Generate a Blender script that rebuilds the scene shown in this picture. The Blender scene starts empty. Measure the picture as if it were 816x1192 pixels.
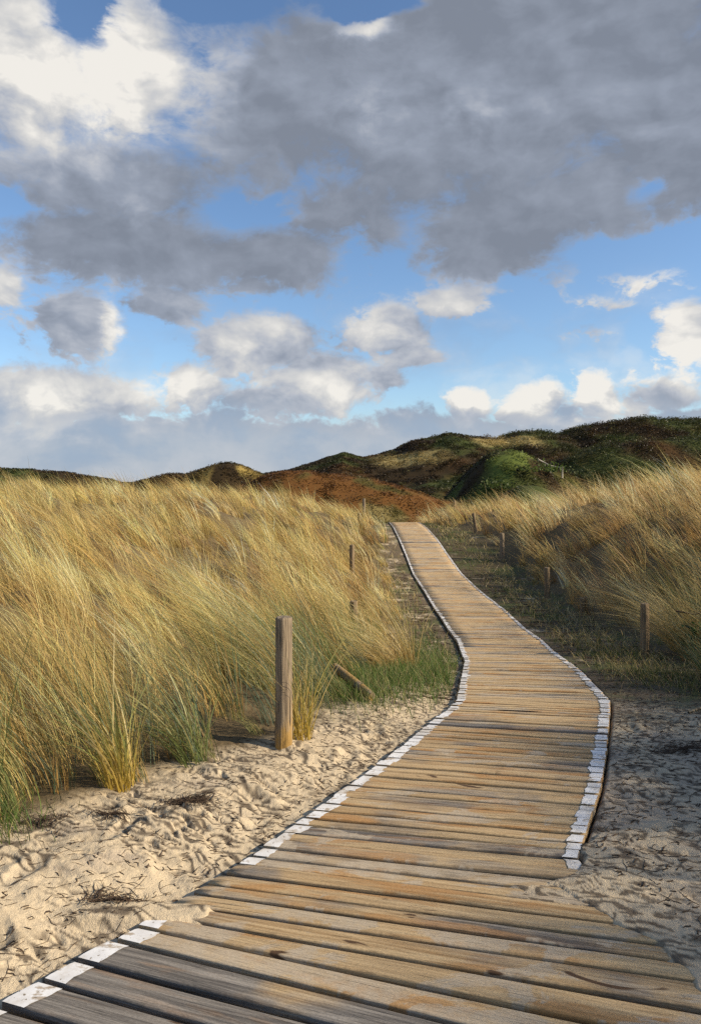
import bpy, math, random
import numpy as np
rng = np.random.default_rng(7); random.seed(7)
scene = bpy.context.scene
COL = scene.collection
R = math.radians

# ------------------------------------------------------------------ numpy noise
_perm = np.random.default_rng(3).permutation(4096)
def gnoise(x, y, seed=0):
    x = np.asarray(x, float); y = np.asarray(y, float)
    xi = np.floor(x).astype(np.int64); yi = np.floor(y).astype(np.int64)
    xf = x - xi; yf = y - yi
    def g(ix, iy, dx, dy):
        h = _perm[(_perm[(ix + seed*131) & 4095] + iy) & 4095]
        a = h * (2*math.pi/4096*37.0)
        return np.cos(a)*dx + np.sin(a)*dy
    u = xf*xf*xf*(xf*(xf*6-15)+10); v = yf*yf*yf*(yf*(yf*6-15)+10)
    a = g(xi, yi, xf, yf); b = g(xi+1, yi, xf-1, yf)
    c = g(xi, yi+1, xf, yf-1); d = g(xi+1, yi+1, xf-1, yf-1)
    return (a+(b-a)*u + ((c+(d-c)*u)-(a+(b-a)*u))*v)*1.5
def fbm(x, y, seed=0, octv=4, gain=.5):
    t = 0; amp = 1; n = 0
    for o in range(octv):
        t = t + amp*gnoise(x, y, seed+o*17); n += amp
        amp *= gain; x = x*2.03+3.1; y = y*2.03+1.7
    return t/n
def ridged(x, y, seed=0, octv=3):
    t = 0; amp = 1; n = 0
    for o in range(octv):
        t = t + amp*(1-2*np.abs(gnoise(x, y, seed+o*17))); n += amp
        amp *= .5; x = x*2.1+3.1; y = y*2.1+1.7
    return t/n
def sstep(a, b, x):
    t = np.clip((x-a)/(b-a), 0, 1); return t*t*(3-2*t)
def lerp(a, b, t): return a+(b-a)*t

# ------------------------------------------------------------------ plan of the place (metres; camera at 0,0,1.6 looking along +Y)
_ty = [0, 4.2, 5, 5.94, 7.04, 9, 11.2, 13.5, 16, 18.4, 20.2, 23, 26, 29.2, 31, 34, 40]
_tz = [0, 0, -.03, -.12, -.23, -.45, -.62, -.70, -.71, -.67, -.47, -.15, -.02, 0, -.12, -.5, -1.3]
_fy = np.linspace(0, 40, 4001)
_fz = np.interp(_fy, _ty, _tz)
_k = np.exp(-np.linspace(-2, 2, 121)**2); _k /= _k.sum()
_fz = np.convolve(np.pad(_fz, 60, 'edge'), _k, 'valid')
def zb(y): return np.interp(y, _fy, _fz)
LE = np.array([(-2.3, .9), (-1.4, 1.93), (-1.079, 2.315), (-.786, 2.667), (-.637, 2.887), (-.46, 3.147), (-.235, 3.545), (.09, 4.13), (.338, 4.621),
      (.70, 5.499), (.82, 5.815), (1.042, 7.065), (1.237, 8.139), (1.42, 10.0), (1.495, 12.458), (1.54, 15.786), (1.525, 17.534),
      (1.507, 20.38), (1.464, 23.128), (1.494, 29.171), (1.50, 34), (1.6, 60)])
RE = np.array([(1.5, .4), (1.3, 1.85), (1.22, 2.377), (1.10, 2.8), (.957, 3.11), (.97, 3.2), (1.093, 3.466), (1.285, 3.878), (1.392, 4.13), (1.534, 4.506), (1.74, 5.057),
      (2.02, 5.84), (2.28, 7.471), (2.573, 10.097), (2.76, 13.5), (2.73, 15.786), (2.74, 18.098), (2.69, 20.38), (2.643, 23.128),
      (2.667, 29.171), (2.67, 34), (2.8, 60)])
def xl(y): return np.interp(y, LE[:, 1], LE[:, 0])
def xr(y): return np.interp(y, RE[:, 1], RE[:, 0])
# where the grass begins on either side
_gl = np.array([(-4.2, 1.0), (-1.75, 3.1), (-1.5, 3.4), (-.97, 3.9), (-.42, 4.5), (-.02, 5.4), (.15, 6.4), (.40, 8.0), (.60, 10.5), (.82, 14.4), (.98, 19), (1.02, 21.3), (1.12, 28), (1.2, 40)])
_gr = np.array([(3.1, -4), (3.0, 1.0), (2.95, 3), (2.95, 5.5), (3.05, 6.2), (3.4, 7.0), (3.80, 8.5), (4.10, 11), (4.25, 15.3), (4.35, 19.6), (4.2, 24.5), (3.3, 28), (3.0, 40)])
def gl(y): return np.interp(y, _gl[:, 1], _gl[:, 0])
def gr(y): return np.interp(y, _gr[:, 1], _gr[:, 0])
_sand_r = np.array([(1.25, 2.0), (1.116, 2.393), (1.077, 2.5), (1.031, 2.623), (.968, 2.751), (.875, 2.87), (.80, 3.0), (.90, 3.08), (.99, 3.16), (1.02, 3.3), (1.15, 3.42)])

def near_ground(x, y):
    b = zb(y)
    dl = gl(y)-x; dr = x-gr(y)
    zl = np.interp(y, [0, 3, 5, 8, 14, 28, 34, 42], [.25, .32, .50, .72, .95, 1.02, .95, -1.2])
    zr = np.interp(y, [-6, 0, 3, 5, 7, 9, 12, 15, 20, 28, 33, 42], [1.0, 1.45, 1.5, 1.45, 1.4, 1.65, 1.85, 1.75, 1.4, .72, .35, -1.2])
    fl = 1-np.exp(-(np.maximum(dl, 0)/3.6)**1.4)
    fr = 1-np.exp(-(np.maximum(dr, 0)/2.3)**1.3)
    b = b + .075*sstep(.05, .6, xl(y)-x)*sstep(9, 6, y)
    z = b + np.maximum(zl-b, 0)*fl + np.maximum(zr-b, 0)*fr
    hum = fbm(x*.65, y*.65, 5, 3)*.36 + fbm(x*.17, y*.17, 9, 2)*.22
    z = z + 1.25*np.exp(-((x-6.0)/1.7)**2-((y-1.4)/3.0)**4)  # extra mound added out of view, its shadow falling over the near right sand
    z = z + hum*(sstep(.1, 1.6, dl)+sstep(.1, 1.6, dr))
    return z

_dx = np.array([-80, -20, -8.9, -1, 2, 3.9, 6.5, 9, 14.2, 19.4, 22, 24.5, 29, 31, 33.3, 38, 42.6, 47, 51.3, 60, 90, 160])
_dz = np.array([-2, 1.4, 3.3, 5.9, 5.1, 5.6, 6.3, 7.5, 8.6, 8.0, 7.9, 8.7, 8.9, 8.2, 9.3, 10.2, 10.9, 10.6, 10.7, 11, 9, 4])
_ex = np.array([0, 15, 19, 23, 26.7, 31, 37, 46, 60, 90])
_ez = np.array([-2, -.8, 1.5, 4.2, 5.4, 5.9, 6.2, 7, 7, 5])
def mound(x, y, cx, cy, rx, ry, top, p=1.0):
    q = ((x-cx)/rx)**2 + ((y-cy)/ry)**2
    return -2.2 + (top+2.2)*np.exp(-q**p)
def hills(x, y):
    n1 = fbm(x*.06, y*.06, 21, 4); n2 = ridged(x*.07+y*.03, y*.05, 23, 3)
    L = [np.full(np.shape(x), -1.7)+n1*.4]
    fy = np.where(y < 112, np.exp(-((112-y)/24)**2), np.exp(-((y-112)/60)**2))
    L.append(-2 + (np.interp(x, _dx, _dz)+2)*fy + (n2-.2)*1.5*(1-fy)*sstep(70, 90, y))
    fe = np.where(y < 80, np.exp(-((80-y)/11)**2), np.exp(-((y-80)/12)**2))
    L.append(-2 + (np.interp(x, _ex, _ez)+2)*fe + n1*.5)
    L.append(mound(x, y, 12.5, 60, 5.0, 7, 3.9, 1.2)+n1*.4)
    L.append(mound(x, y, 17, 62, 4.5, 5, 2.6)+n1*.3)
    def crest(xs, zs, yc, w0, w1):
        f = np.where(y < yc, np.exp(-((yc-y)/w0)**2), np.exp(-((y-yc)/w1)**2)); L.append(-2.2+(np.interp(x, xs, zs)+2.2)*f)
    crest([-13, -9, -7.5, -6, -4.5, -3, -1, 1, 3, 4.8, 7, 10], [-1.5, .2, 1.3, 2.0, 2.35, 2.4, 2.2, 1.8, 1.4, .9, .2, -1], 51, 7, 9)
    crest([-26, -21, -18.5, -16.5, -15, -13.5, -12.2, -11, -9.5, -8, -6, -2], [.5, 1.6, 2.35, 2.35, 2.75, 3.35, 3.5, 3.3, 2.7, 2.0, 1.2, -1], 75, 7, 12)
    crest([-60, -44, -40, -36, -32, -28, -24], [2.6, 2.8, 3.1, 3.0, 2.6, 2.0, .8], 85, 9, 12)
    L.append(mound(x, y, 6.2, 39, 3.0, 4, 1.25)); L.append(mound(x, y, 2.2, 37, 2.6, 3, .35)); L.append(mound(x, y, 10, 42, 4, 4, 1.5))
    A = np.stack(L); k = 4.0
    m = A.max(0)
    return m + np.log(np.exp((A-m)*k).sum(0))/k - .1 + fbm(x*.3, y*.3, 31, 3)*.22
_foot = [(rng.uniform(1.3, 3.4), rng.uniform(2.2, 5.4), rng.uniform(0, 3.1), rng.uniform(.6, 1.1)) for _ in range(60)] + \
        [(xl(yy)-rng.uniform(.1, .9), yy, rng.uniform(0, 3.1), rng.uniform(.6, 1.)) for yy in rng.uniform(2.3, 5.5, 22)]
def ground(x, y, micro=True):
    x = np.asarray(x, float); y = np.asarray(y, float)
    if x.ndim: x = x.ravel(); y = y.ravel()
    t = sstep(33, 43, y); z = np.zeros(len(x))
    k = y < 43; z[k] += near_ground(x[k], y[k])*(1-t[k])
    k = y > 33; z[k] += hills(x[k], y[k])*t[k]
    if not micro: return z
    q = (y > -1) & (y < 34) & (np.abs(x) < 14)
    z[q] = micro_ground(x[q], y[q], z[q])
    return z
def crust(x, y):
    """thin layers of crusted sand: height of the layer steps and where their broken edges run"""
    xx = x*math.cos(.42)-y*math.sin(.42); yy = x*math.sin(.42)+y*math.cos(.42)
    h = fbm(xx*1.1+fbm(x*5, y*5, 35, 2)*.12, yy*2.9+fbm(x*6, y*6, 36, 2)*.16, 37, 4, .55)*7
    f = h-np.floor(h); on = sstep(-.40, -.05, fbm(x*1.3, y*1.8, 38, 3))
    return (np.floor(h)+sstep(.80, .98, f))/7, sstep(.52, .70, f)*sstep(1.0, .90, f)*on, on
def micro_ground(x, y, z):
    L = xl(y); Rr = xr(y)
    inside = sstep(-.03, .02, x-L)*sstep(-.03, .02, Rr-x)*(y < 33.5)
    side = np.where(x < (L+Rr)/2, -.032, -.018)
    near = sstep(14, 7, y)*(y > 0)
    m = near*(1-inside)
    # wind and foot worked sand
    xx = x*math.cos(.5)-y*math.sin(.5); yy = x*math.sin(.5)+y*math.cos(.5)
    w = fbm(x*2.1, y*2.1, 55, 2)*.25
    crease = np.minimum(ridged(xx*1.5+w, yy*5.5+w, 41, 3), .8)
    cr2 = ridged(xx*2.2+w*1.5, yy*9+w*2, 49, 2); cut = sstep(.62, .9, cr2)*sstep(-.1, .25, fbm(x*1.9, y*2.6, 51, 2))
    mic = crease*.014 - cut*.016 + fbm(x*7, y*9, 43, 3)*.008 + fbm(x*1.7, y*2.4, 45, 2)*.013 + fbm(x*32, y*32, 47, 2)*.0025
    ch, _, on = crust(x, y); mic = mic + ch*.034*on
    for fx, fy_, a, s in _foot:
        k = (np.abs(x-fx) < .4) & (np.abs(y-fy_) < .4)
        if k.any():
            X = x[k]-fx; Y = y[k]-fy_
            u = (X*math.cos(a)+Y*math.sin(a))/(.11*s); v = (-X*math.sin(a)+Y*math.cos(a))/(.05*s)
            q = u*u+v*v
            mic[k] += -.016*s*np.exp(-q**1.5) + .007*np.exp(-(np.sqrt(q)-1.5)**2*4)
    edge = sstep(0, .25, np.maximum(L-x, x-Rr))
    z = z + m*(side + mic*(.35+.65*edge)) - .085*inside*(y < 33.5) + (1-near)*(1-inside)*(-.03)*(y < 33)
    # drifts of sand lying over the plank ends
    xs = np.interp(y, _sand_r[:, 1], _sand_r[:, 0]) + fbm(x*5, y*6, 61, 3)*.07
    on = (y < 3.42)
    dr = x-xs
    top = np.where(dr > 0, np.minimum(.002+dr*.10, .022)+mic*.7*sstep(0, .2, dr), np.maximum(dr*1.2, -.09))
    film = sstep(2.76, 2.86, y)*sstep(3.06, 2.98, y)*sstep(.42, .62, x+fbm(x*4, y*9, 63, 2)*.15)
    top = np.where(dr > 0, top, lerp(top, -.003, film))
    z = np.where(on & (x > .2), np.maximum(z, zb(y)+top), z)
    yl = (y-2.72)/.26
    dl = (L+.13+fbm(x*5, y*7, 65, 3)*.16) - x
    amt = sstep(2.68, 2.74, y)*sstep(2.95, 2.82, y)
    topl = np.where(dl > 0, .002+np.minimum(dl*.06, .012)+mic*.6*sstep(.1, .3, dl), np.maximum(dl*.35, -.09))
    z = np.where((x < .3) & (amt > 0), np.maximum(z, zb(y)+lerp(-.09, topl, amt)), z)
    return z

# ------------------------------------------------------------------ object helpers
def link(name, mesh, mat=None, parent=None, loc=None, smooth=False):
    o = bpy.data.objects.new(name, mesh); COL.objects.link(o)
    if mat: mesh.materials.append(mat)
    if parent: o.parent = parent
    if loc is not None: o.location = loc
    if smooth: mesh.shade_smooth()
    return o
def tag(o, label=None, cat=None, group=None, kind=None):
    if label: o['label'] = label
    if cat: o['category'] = cat
    if group: o['group'] = group
    if kind: o['kind'] = kind
    return o
def empty(name, loc=(0, 0, 0)):
    o = bpy.data.objects.new(name, None); COL.objects.link(o); o.location = loc; o.empty_display_size = .2
    return o
def np_mesh(name, V, F, col=None, uv=None):
    """V (n,3), F (m,k) one face size, col per vertex, uv per vertex"""
    me = bpy.data.meshes.new(name); n, m, k = len(V), len(F), F.shape[1]
    me.vertices.add(n); me.vertices.foreach_set('co', np.ascontiguousarray(V, np.float32).ravel())
    me.loops.add(m*k); me.loops.foreach_set('vertex_index', np.ascontiguousarray(F, np.int32).ravel())
    me.polygons.add(m); me.polygons.foreach_set('loop_start', np.arange(0, m*k, k, dtype=np.int32))
    me.polygons.foreach_set('loop_total', np.full(m, k, np.int32))
    me.update(calc_edges=True)
    if col is not None:
        a = me.color_attributes.new('Col', 'FLOAT_COLOR', 'POINT')
        c = np.ones((n, 4), np.float32); c[:, :col.shape[1]] = col
        a.data.foreach_set('color', c.ravel())
    if uv is not None:
        u = me.uv_layers.new(name='UVMap')
        u.data.foreach_set('uv', np.ascontiguousarray(uv[F.ravel()], np.float32).ravel())
    return me

# ------------------------------------------------------------------ materials
class NT:
    def __init__(s, tree): s.t = tree; s.n = tree.nodes; s.l = tree.links
    def new(s, typ, **kw):
        n = s.n.new(typ)
        for k, v in kw.items(): setattr(n, k, v)
        return n
    def put(s, sock, v):
        if v is None: return
        if isinstance(v, bpy.types.NodeSocket): s.l.new(v, sock)
        else: sock.default_value = v
    def math(s, op, a, b=None, c=None, clamp=False):
        n = s.new('ShaderNodeMath', operation=op, use_clamp=clamp)
        s.put(n.inputs[0], a); s.put(n.inputs[1], b); s.put(n.inputs[2], c)
        return n.outputs[0]
    def mix(s, f, a, b, mode='MIX'):
        n = s.new('ShaderNodeMix', data_type='RGBA', blend_type=mode)
        s.put(n.inputs[0], f); s.put(n.inputs[6], a); s.put(n.inputs[7], b)
        return n.outputs[2]
    def mixf(s, f, a, b):
        n = s.new('ShaderNodeMix', data_type='FLOAT'); s.put(n.inputs[0], f); s.put(n.inputs[2], a); s.put(n.inputs[3], b)
        return n.outputs[0]
    def sm(s, x, lo, hi, a=0., b=1.):
        n = s.new('ShaderNodeMapRange', interpolation_type='SMOOTHSTEP')
        s.put(n.inputs[0], x); s.put(n.inputs[1], lo); s.put(n.inputs[2], hi); s.put(n.inputs[3], a); s.put(n.inputs[4], b)
        return n.outputs[0]
    def noise(s, vec, scale, detail=4, rough=.5, dist=0., col=False):
        n = s.new('ShaderNodeTexNoise'); s.put(n.inputs['Vector'], vec)
        n.inputs['Scale'].default_value = scale; n.inputs['Detail'].default_value = detail
        n.inputs['Roughness'].default_value = rough; n.inputs['Distortion'].default_value = dist
        return n.outputs[1 if col else 0]
    def mapv(s, vec, scale=(1, 1, 1), loc=(0, 0, 0)):
        n = s.new('ShaderNodeMapping'); s.put(n.inputs[0], vec); n.inputs[3].default_value = scale; n.inputs[1].default_value = loc
        return n.outputs[0]
    def bump(s, h, strength, dist):
        n = s.new('ShaderNodeBump'); s.put(n.inputs['Height'], h); n.inputs['Strength'].default_value = strength; n.inputs['Distance'].default_value = dist
        return n.outputs[0]
def material(name):
    m = bpy.data.materials.new(name); m.use_nodes = True
    nt = NT(m.node_tree); nt.n.clear()
    out = nt.new('ShaderNodeOutputMaterial'); p = nt.new('ShaderNodeBsdfPrincipled')
    nt.l.new(p.outputs[0], out.inputs[0]); p.inputs['Roughness'].default_value = .8; p.inputs['Specular IOR Level'].default_value = .25
    return m, nt, p, out
def c4(r, g, b): return (r, g, b, 1)

def mat_wood():
    m, t, p, _ = material('weathered_plank')
    uv = t.new('ShaderNodeUVMap').outputs[0]; geo = t.new('ShaderNodeNewGeometry').outputs[0]
    vc = t.new('ShaderNodeVertexColor', layer_name='Col').outputs[0]
    sp = t.new('ShaderNodeSeparateColor'); t.l.new(vc, sp.inputs[0])
    grey, sand, tone = sp.outputs[0], sp.outputs[1], sp.outputs[2]
    g1 = t.noise(t.mapv(uv, (1.6, 45, 1)), 1, 5, .65, .6); g2 = t.noise(t.mapv(uv, (7, 170, 1)), 1, 3, .6)
    knots = t.noise(t.mapv(uv, (2.5, 9, 1)), 1, 2, .5, 1.5)
    warm = t.mix(t.sm(g1, .3, .7), c4(.30, .185, .082), c4(.54, .39, .21))
    warm = t.mix(t.math('MULTIPLY', tone, .7), warm, c4(.58, .43, .24))
    gr_ = t.mix(t.sm(g1, .3, .7), c4(.085, .075, .065), c4(.31, .275, .23))
    big = t.noise(t.mapv(geo, (1.3, 2.2, 1)), 1, 4, .6, .4)
    gf = t.math('ADD', grey, t.math('MULTIPLY', t.math('SUBTRACT', big, .5), 2.2), clamp=True)
    base = t.mix(t.sm(gf, .25, .75), warm, gr_)
    # ochre stain in long streaks
    st = t.noise(t.mapv(uv, (1.3, 9, 1), (4, 2, 0)), 1, 4, .6, .5)
    base = t.mix(t.math('MULTIPLY', t.sm(st, .52, .62), t.math('SUBTRACT', .80, t.math('MULTIPLY', grey, .6))), base, c4(.40, .20, .065))
    # blown sand left as a dry film with crisp, torn borders
    f1 = t.noise(t.mapv(geo, (2.6, 6.0, 1), (1, 5, 0)), 1, 6, .62, .5)
    sf = t.math('ADD', f1, t.math('MULTIPLY', t.math('SUBTRACT', sand, .5), .55))
    base = t.mix(t.math('MULTIPLY', t.sm(sf, .49, .53), t.sm(t.noise(geo, 14, 5, .7), .3, .6, .45, .9)), base, t.mix(g2, c4(.36, .29, .20), c4(.52, .43, .31)))
    dark = t.sm(g2, .30, .48, .62, 1.)
    base = t.mix(1., base, dark, 'MULTIPLY')
    base = t.mix(t.sm(knots, .70, .74), base, c4(.09, .05, .025))
    t.put(p.inputs['Base Color'], base); p.inputs['Roughness'].default_value = .78
    sp2 = t.noise(t.mapv(uv, (1.1, 95, 1), (7, 3, 0)), 1, 3, .55)
    crack = t.math('MULTIPLY', t.sm(sp2, .33, .30), t.sm(t.noise(t.mapv(uv, (2.2, 12, 1)), 1, 2, .5), .45, .6))
    base = t.mix(crack, base, c4(.035, .025, .016))
    base = t.mix(1., base, t.sm(t.noise(t.mapv(uv, (90, 260, 1)), 1, 3, .7), .2, .8, .72, 1.22), 'MULTIPLY')
    t.put(p.inputs['Base Color'], base)
    t.put(p.inputs['Normal'], t.bump(t.math('SUBTRACT', t.math('ADD', g1, t.math('MULTIPLY', g2, .8)), crack), .9, .005))
    return m
def mat_paint():
    m, t, p, _ = material('worn_white_paint')
    geo = t.new('ShaderNodeNewGeometry').outputs[0]
    n = t.noise(geo, 9, 6, .65); n2 = t.noise(geo, 55, 3, .6); w = t.noise(t.mapv(geo, (3, 30, 1)), 1, 4, .6)
    col = t.mix(t.sm(n, .3, .7), c4(.62, .60, .57), c4(.80, .79, .76))
    col = t.mix(t.math('MULTIPLY', t.sm(t.noise(geo, 4, 5, .7), .48, .62), .55), col, c4(.46, .39, .29))
    col = t.mix(t.math('MULTIPLY', t.sm(t.math('ADD', n, t.math('MULTIPLY', w, .6)), .86, .94), .85), col, c4(.34, .26, .17))
    col = t.mix(t.sm(n2, .62, .68), col, c4(.22, .18, .13))
    t.put(p.inputs['Base Color'], col); p.inputs['Roughness'].default_value = .6
    t.put(p.inputs['Normal'], t.bump(w, .3, .003))
    return m
def mat_ground():
    m, t, p, _ = material('sand_and_heath_ground')
    geo = t.new('ShaderNodeNewGeometry').outputs[0]
    vc = t.new('ShaderNodeVertexColor', layer_name='Col').outputs[0]
    a = t.noise(geo, 60, 4, .7); b = t.noise(geo, 5, 5, .6); c = t.noise(geo, 260, 2, .5)
    v = t.math('ADD', t.math('MULTIPLY', a, .30), t.math('ADD', t.math('MULTIPLY', b, .35), .68))
    v = t.math('MULTIPLY', v, t.sm(c, .2, .8, .82, 1.18))
    cm = t.mix(1., vc, v, 'MULTIPLY')
    t.put(p.inputs['Base Color'], cm); p.inputs['Roughness'].default_value = .95; p.inputs['Specular IOR Level'].default_value = .1
    h = t.math('ADD', t.noise(geo, 28, 5, .65), t.math('MULTIPLY', c, .3))
    t.put(p.inputs['Normal'], t.bump(h, .8, .012))
    return m
def mat_blade(name='dry_grass_blade', trans=.35):
    m, t, p, out = material(name)
    vc = t.new('ShaderNodeVertexColor', layer_name='Col').outputs[0]
    t.put(p.inputs['Base Color'], vc); p.inputs['Roughness'].default_value = .55; p.inputs['Specular IOR Level'].default_value = .3
    tr = t.new('ShaderNodeBsdfTranslucent'); t.put(tr.inputs[0], vc)
    mx = t.new('ShaderNodeMixShader'); mx.inputs[0].default_value = trans
    t.l.new(p.outputs[0], mx.inputs[1]); t.l.new(tr.outputs[0], mx.inputs[2]); t.l.new(mx.outputs[0], out.inputs[0])
    return m
def mat_post(name, lo, hi, rust):
    m, t, p, _ = material(name)
    tc = t.new('ShaderNodeTexCoord').outputs['Object']
    g = t.noise(t.mapv(tc, (60, 60, 3.5)), 1, 5, .65, .5); b = t.noise(t.mapv(tc, (9, 9, 4)), 1, 4, .6)
    col = t.mix(t.sm(g, .3, .7), lo, hi)
    z = t.new('ShaderNodeSeparateXYZ'); t.l.new(tc, z.inputs[0])
    low = t.math('MULTIPLY', t.sm(z.outputs[2], .36, .02), t.sm(b, .40, .60))
    col = t.mix(t.math('MULTIPLY', low, .9), col, rust)
    col = t.mix(t.sm(b, .60, .70, 0, .7), col, c4(.05, .035, .02))
    cr = t.noise(t.mapv(tc, (45, 45, 1.2), (3, 1, 0)), 1, 3, .5)
    col = t.mix(t.sm(cr, .34, .30), col, c4(.03, .022, .014))
    t.put(p.inputs['Base Color'], col); t.put(p.inputs['Normal'], t.bump(t.math('ADD', g, cr), 1, .008))
    return m
def mat_plain(name, lo, hi, scale=20):
    m, t, p, _ = material(name)
    geo = t.new('ShaderNodeNewGeometry').outputs[0]
    t.put(p.inputs['Base Color'], t.mix(t.sm(t.noise(geo, scale, 4, .6), .3, .7), lo, hi))
    return m
M_WOOD = mat_wood(); M_PAINT = mat_paint(); M_GROUND = mat_ground(); M_BLADE = mat_blade(trans=.42)
M_LEAF = mat_blade('heath_leaf', .35)
M_POST = mat_post('old_post_wood', c4(.10, .074, .05), c4(.33, .255, .165), c4(.34, .20, .05))
M_POST2 = mat_post('dark_post_wood', c4(.10, .072, .044), c4(.33, .235, .13), c4(.12, .09, .04))
M_ROOT = mat_plain('dead_root', c4(.035, .022, .014), c4(.10, .065, .04))
M_TWIG = mat_plain('dry_twig', c4(.16, .12, .075), c4(.38, .31, .2))
M_RAIL = mat_plain('grey_rail_wood', c4(.30, .26, .2), c4(.5, .44, .35), 8)

# ------------------------------------------------------------------ ground sheet
def build_ground():
    ang = np.unique(np.concatenate([np.arange(-180, -60, 4.), np.arange(-60, -32, .5), np.arange(-32, 32, .085), np.arange(32, 60, .5), np.arange(60, 180, 4.)]))
    ang = ang[ang < 180]
    r = [1.2]
    while r[-1] < 4500:
        q = r[-1]
        r.append(q*(1.0036 if q < 7 else 1.008 if q < 40 else 1.0085 if q < 160 else 1.08))
    r = np.array(r)
    A, Q = np.meshgrid(np.radians(ang), r)
    X = (np.sin(A)*Q); Y = (np.cos(A)*Q)
    xf, yf = X.ravel(), Y.ravel()
    Z = ground(xf, yf)
    n, k = len(r), len(ang)
    global GRID
    far = sstep(160, 320, Q.ravel()); Z = Z*(1-far) + (-2.5)*far
    behind = sstep(-4, -9, yf); Z = Z*(1-behind)
    GRID = (ang, r, Z.reshape(n, k))
    idx = np.arange(n*k).reshape(n, k); nx = np.roll(idx, -1, 1)
    F = np.stack([idx[:-1], nx[:-1], nx[1:], idx[1:]], -1).reshape(-1, 4)[:, ::-1]
    # close the hole at the middle
    V = np.column_stack([xf, yf, Z])
    # colours: what lies on the surface at each spot
    dl = gl(yf)-xf; dr = xf-gr(yf)
    nse = fbm(xf*1.3, yf*1.3, 71, 4); fine = fbm(xf*6, yf*6, 73, 3)
    sand = np.array([.53, .425, .28]); soil = np.array([.13, .095, .05]); litter = np.array([.15, .11, .065]); moss = np.array([.085, .095, .035])
    C = np.tile(sand, (len(xf), 1))
    def over(C, col, f): return C + (np.asarray(col)-C)*np.clip(f, 0, 1)[:, None]
    C = over(C, [.36, .29, .215], sstep(.15, .5, fbm(xf*2.3, yf*5, 75, 4))*.55)
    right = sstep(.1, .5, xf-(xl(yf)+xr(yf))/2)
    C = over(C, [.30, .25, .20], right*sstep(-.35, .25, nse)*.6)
    lit = sstep(5.4, 8.0, yf)*sstep(-.45, .0, nse+fine*.6)
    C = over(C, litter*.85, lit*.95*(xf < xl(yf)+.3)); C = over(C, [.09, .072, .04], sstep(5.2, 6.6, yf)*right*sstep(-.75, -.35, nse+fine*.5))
    C = over(C, moss, sstep(4.6, 6.2, yf)*sstep(.0, .35, fbm(xf*1.1, yf*1.1, 77, 3)+.1*right)*.8)
    xq = xf*math.cos(.5)-yf*math.sin(.5); yq = xf*math.sin(.5)+yf*math.cos(.5); sc = fbm(xq*8, yq*34, 79, 4)
    cq = (np.abs(xf) < 9) & (yf > 1) & (yf < 12); ce = np.zeros(len(xf)); ce[cq] = crust(xf[cq], yf[cq])[1]
    C = over(C, [.11, .085, .06], ce*sstep(-.45, -.1, fine)*.92)
    C = over(C, [.12, .09, .06], sstep(.17, .27, sc)*.9*sstep(-.25, .2, fbm(xf*1.5, yf*1.5, 81, 2)+right*.25))
    g = np.maximum(sstep(-.08, .25, dl+nse*.25), sstep(-.15, .3, dr+nse*.3))
    C = over(C, soil, g)
    # far heath
    f = sstep(31, 36, yf)
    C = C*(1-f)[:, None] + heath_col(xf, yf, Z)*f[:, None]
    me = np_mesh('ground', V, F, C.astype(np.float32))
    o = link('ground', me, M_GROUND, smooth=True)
    tag(o, 'pale trampled sand with dune soil and heath beyond', 'ground', kind='structure')
def gz(x, y):
    """height of the finished ground sheet"""
    ang, r, Z = GRID
    x = np.atleast_1d(np.asarray(x, float)); y = np.atleast_1d(np.asarray(y, float))
    a = np.degrees(np.arctan2(x, y)); q = np.hypot(x, y)
    i = np.clip(np.searchsorted(r, q)-1, 0, len(r)-2); j = np.clip(np.searchsorted(ang, a)-1, 0, len(ang)-2)
    fi = np.clip((q-r[i])/(r[i+1]-r[i]), 0, 1); fj = np.clip((a-ang[j])/(ang[j+1]-ang[j]), 0, 1)
    return lerp(lerp(Z[i, j], Z[i, j+1], fj), lerp(Z[i+1, j], Z[i+1, j+1], fj), fi)
BROWN = np.array([.125, .056, .015]); DGREEN = np.array([.050, .060, .016]); GREEN = np.array([.115, .14, .030]); PALE = np.array([.42, .32, .12]); DBROWN = np.array([.040, .026, .011])
def heath_col(x, y, z):
    n = fbm(x*.09, y*.09, 91, 4); n2 = fbm(x*.2, y*.12, 93, 3)
    C = np.tile(DBROWN, (len(x), 1))
    def over(C, col, f): return C + (np.asarray(col)-C)*np.clip(f, 0, 1)[:, None]
    C = over(C, DGREEN, sstep(-.12, .15, n))
    C = over(C, BROWN, sstep(58, 50, y)*sstep(9.5, 7, x+n*4) *sstep(36, 46, y+n*8) + sstep(.15, .4, n2)*.3)
    C = over(C, DGREEN, (y < 60)*sstep(.05, .3, fbm(x*.3, y*.3, 94, 3))*.7)
    C = over(C, PALE*.6, (y < 46)*sstep(.12, .3, fbm(x*.35+5, y*.5, 96, 3))*.7)
    C = over(C, GREEN, np.exp(-(((x-11.5)/4.5)**2+((y-58)/8)**2))*1.2*sstep(-.15, .15, n2+.35*fbm(x*.5, y*.5, 95, 3))+np.exp(-(((x-19)/4)**2+((y-60)/5)**2))*.8*sstep(-.2, .1, n))
    C = over(C, PALE*np.array([1, .95, .7]), np.exp(-(((x+11.3)/3.0)**2+((y-70)/5.0)**2))*sstep(-.3, .05, n2+.15*fbm(x*.7,y*.7,99,3))*1.1)
    C = over(C, PALE, sstep(1.1, .5, np.abs(z-(7.0+.6*n)))*sstep(16, 19, x)*sstep(27, 24, x)*(y > 95)*.9)
    C = over(C, PALE, sstep(1.2, .4, np.abs(z-(4.3+.06*x+.8*n)))*sstep(2, 5, x)*sstep(14, 10, x)*(y > 85)*.75)
    return C
build_ground()

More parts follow.
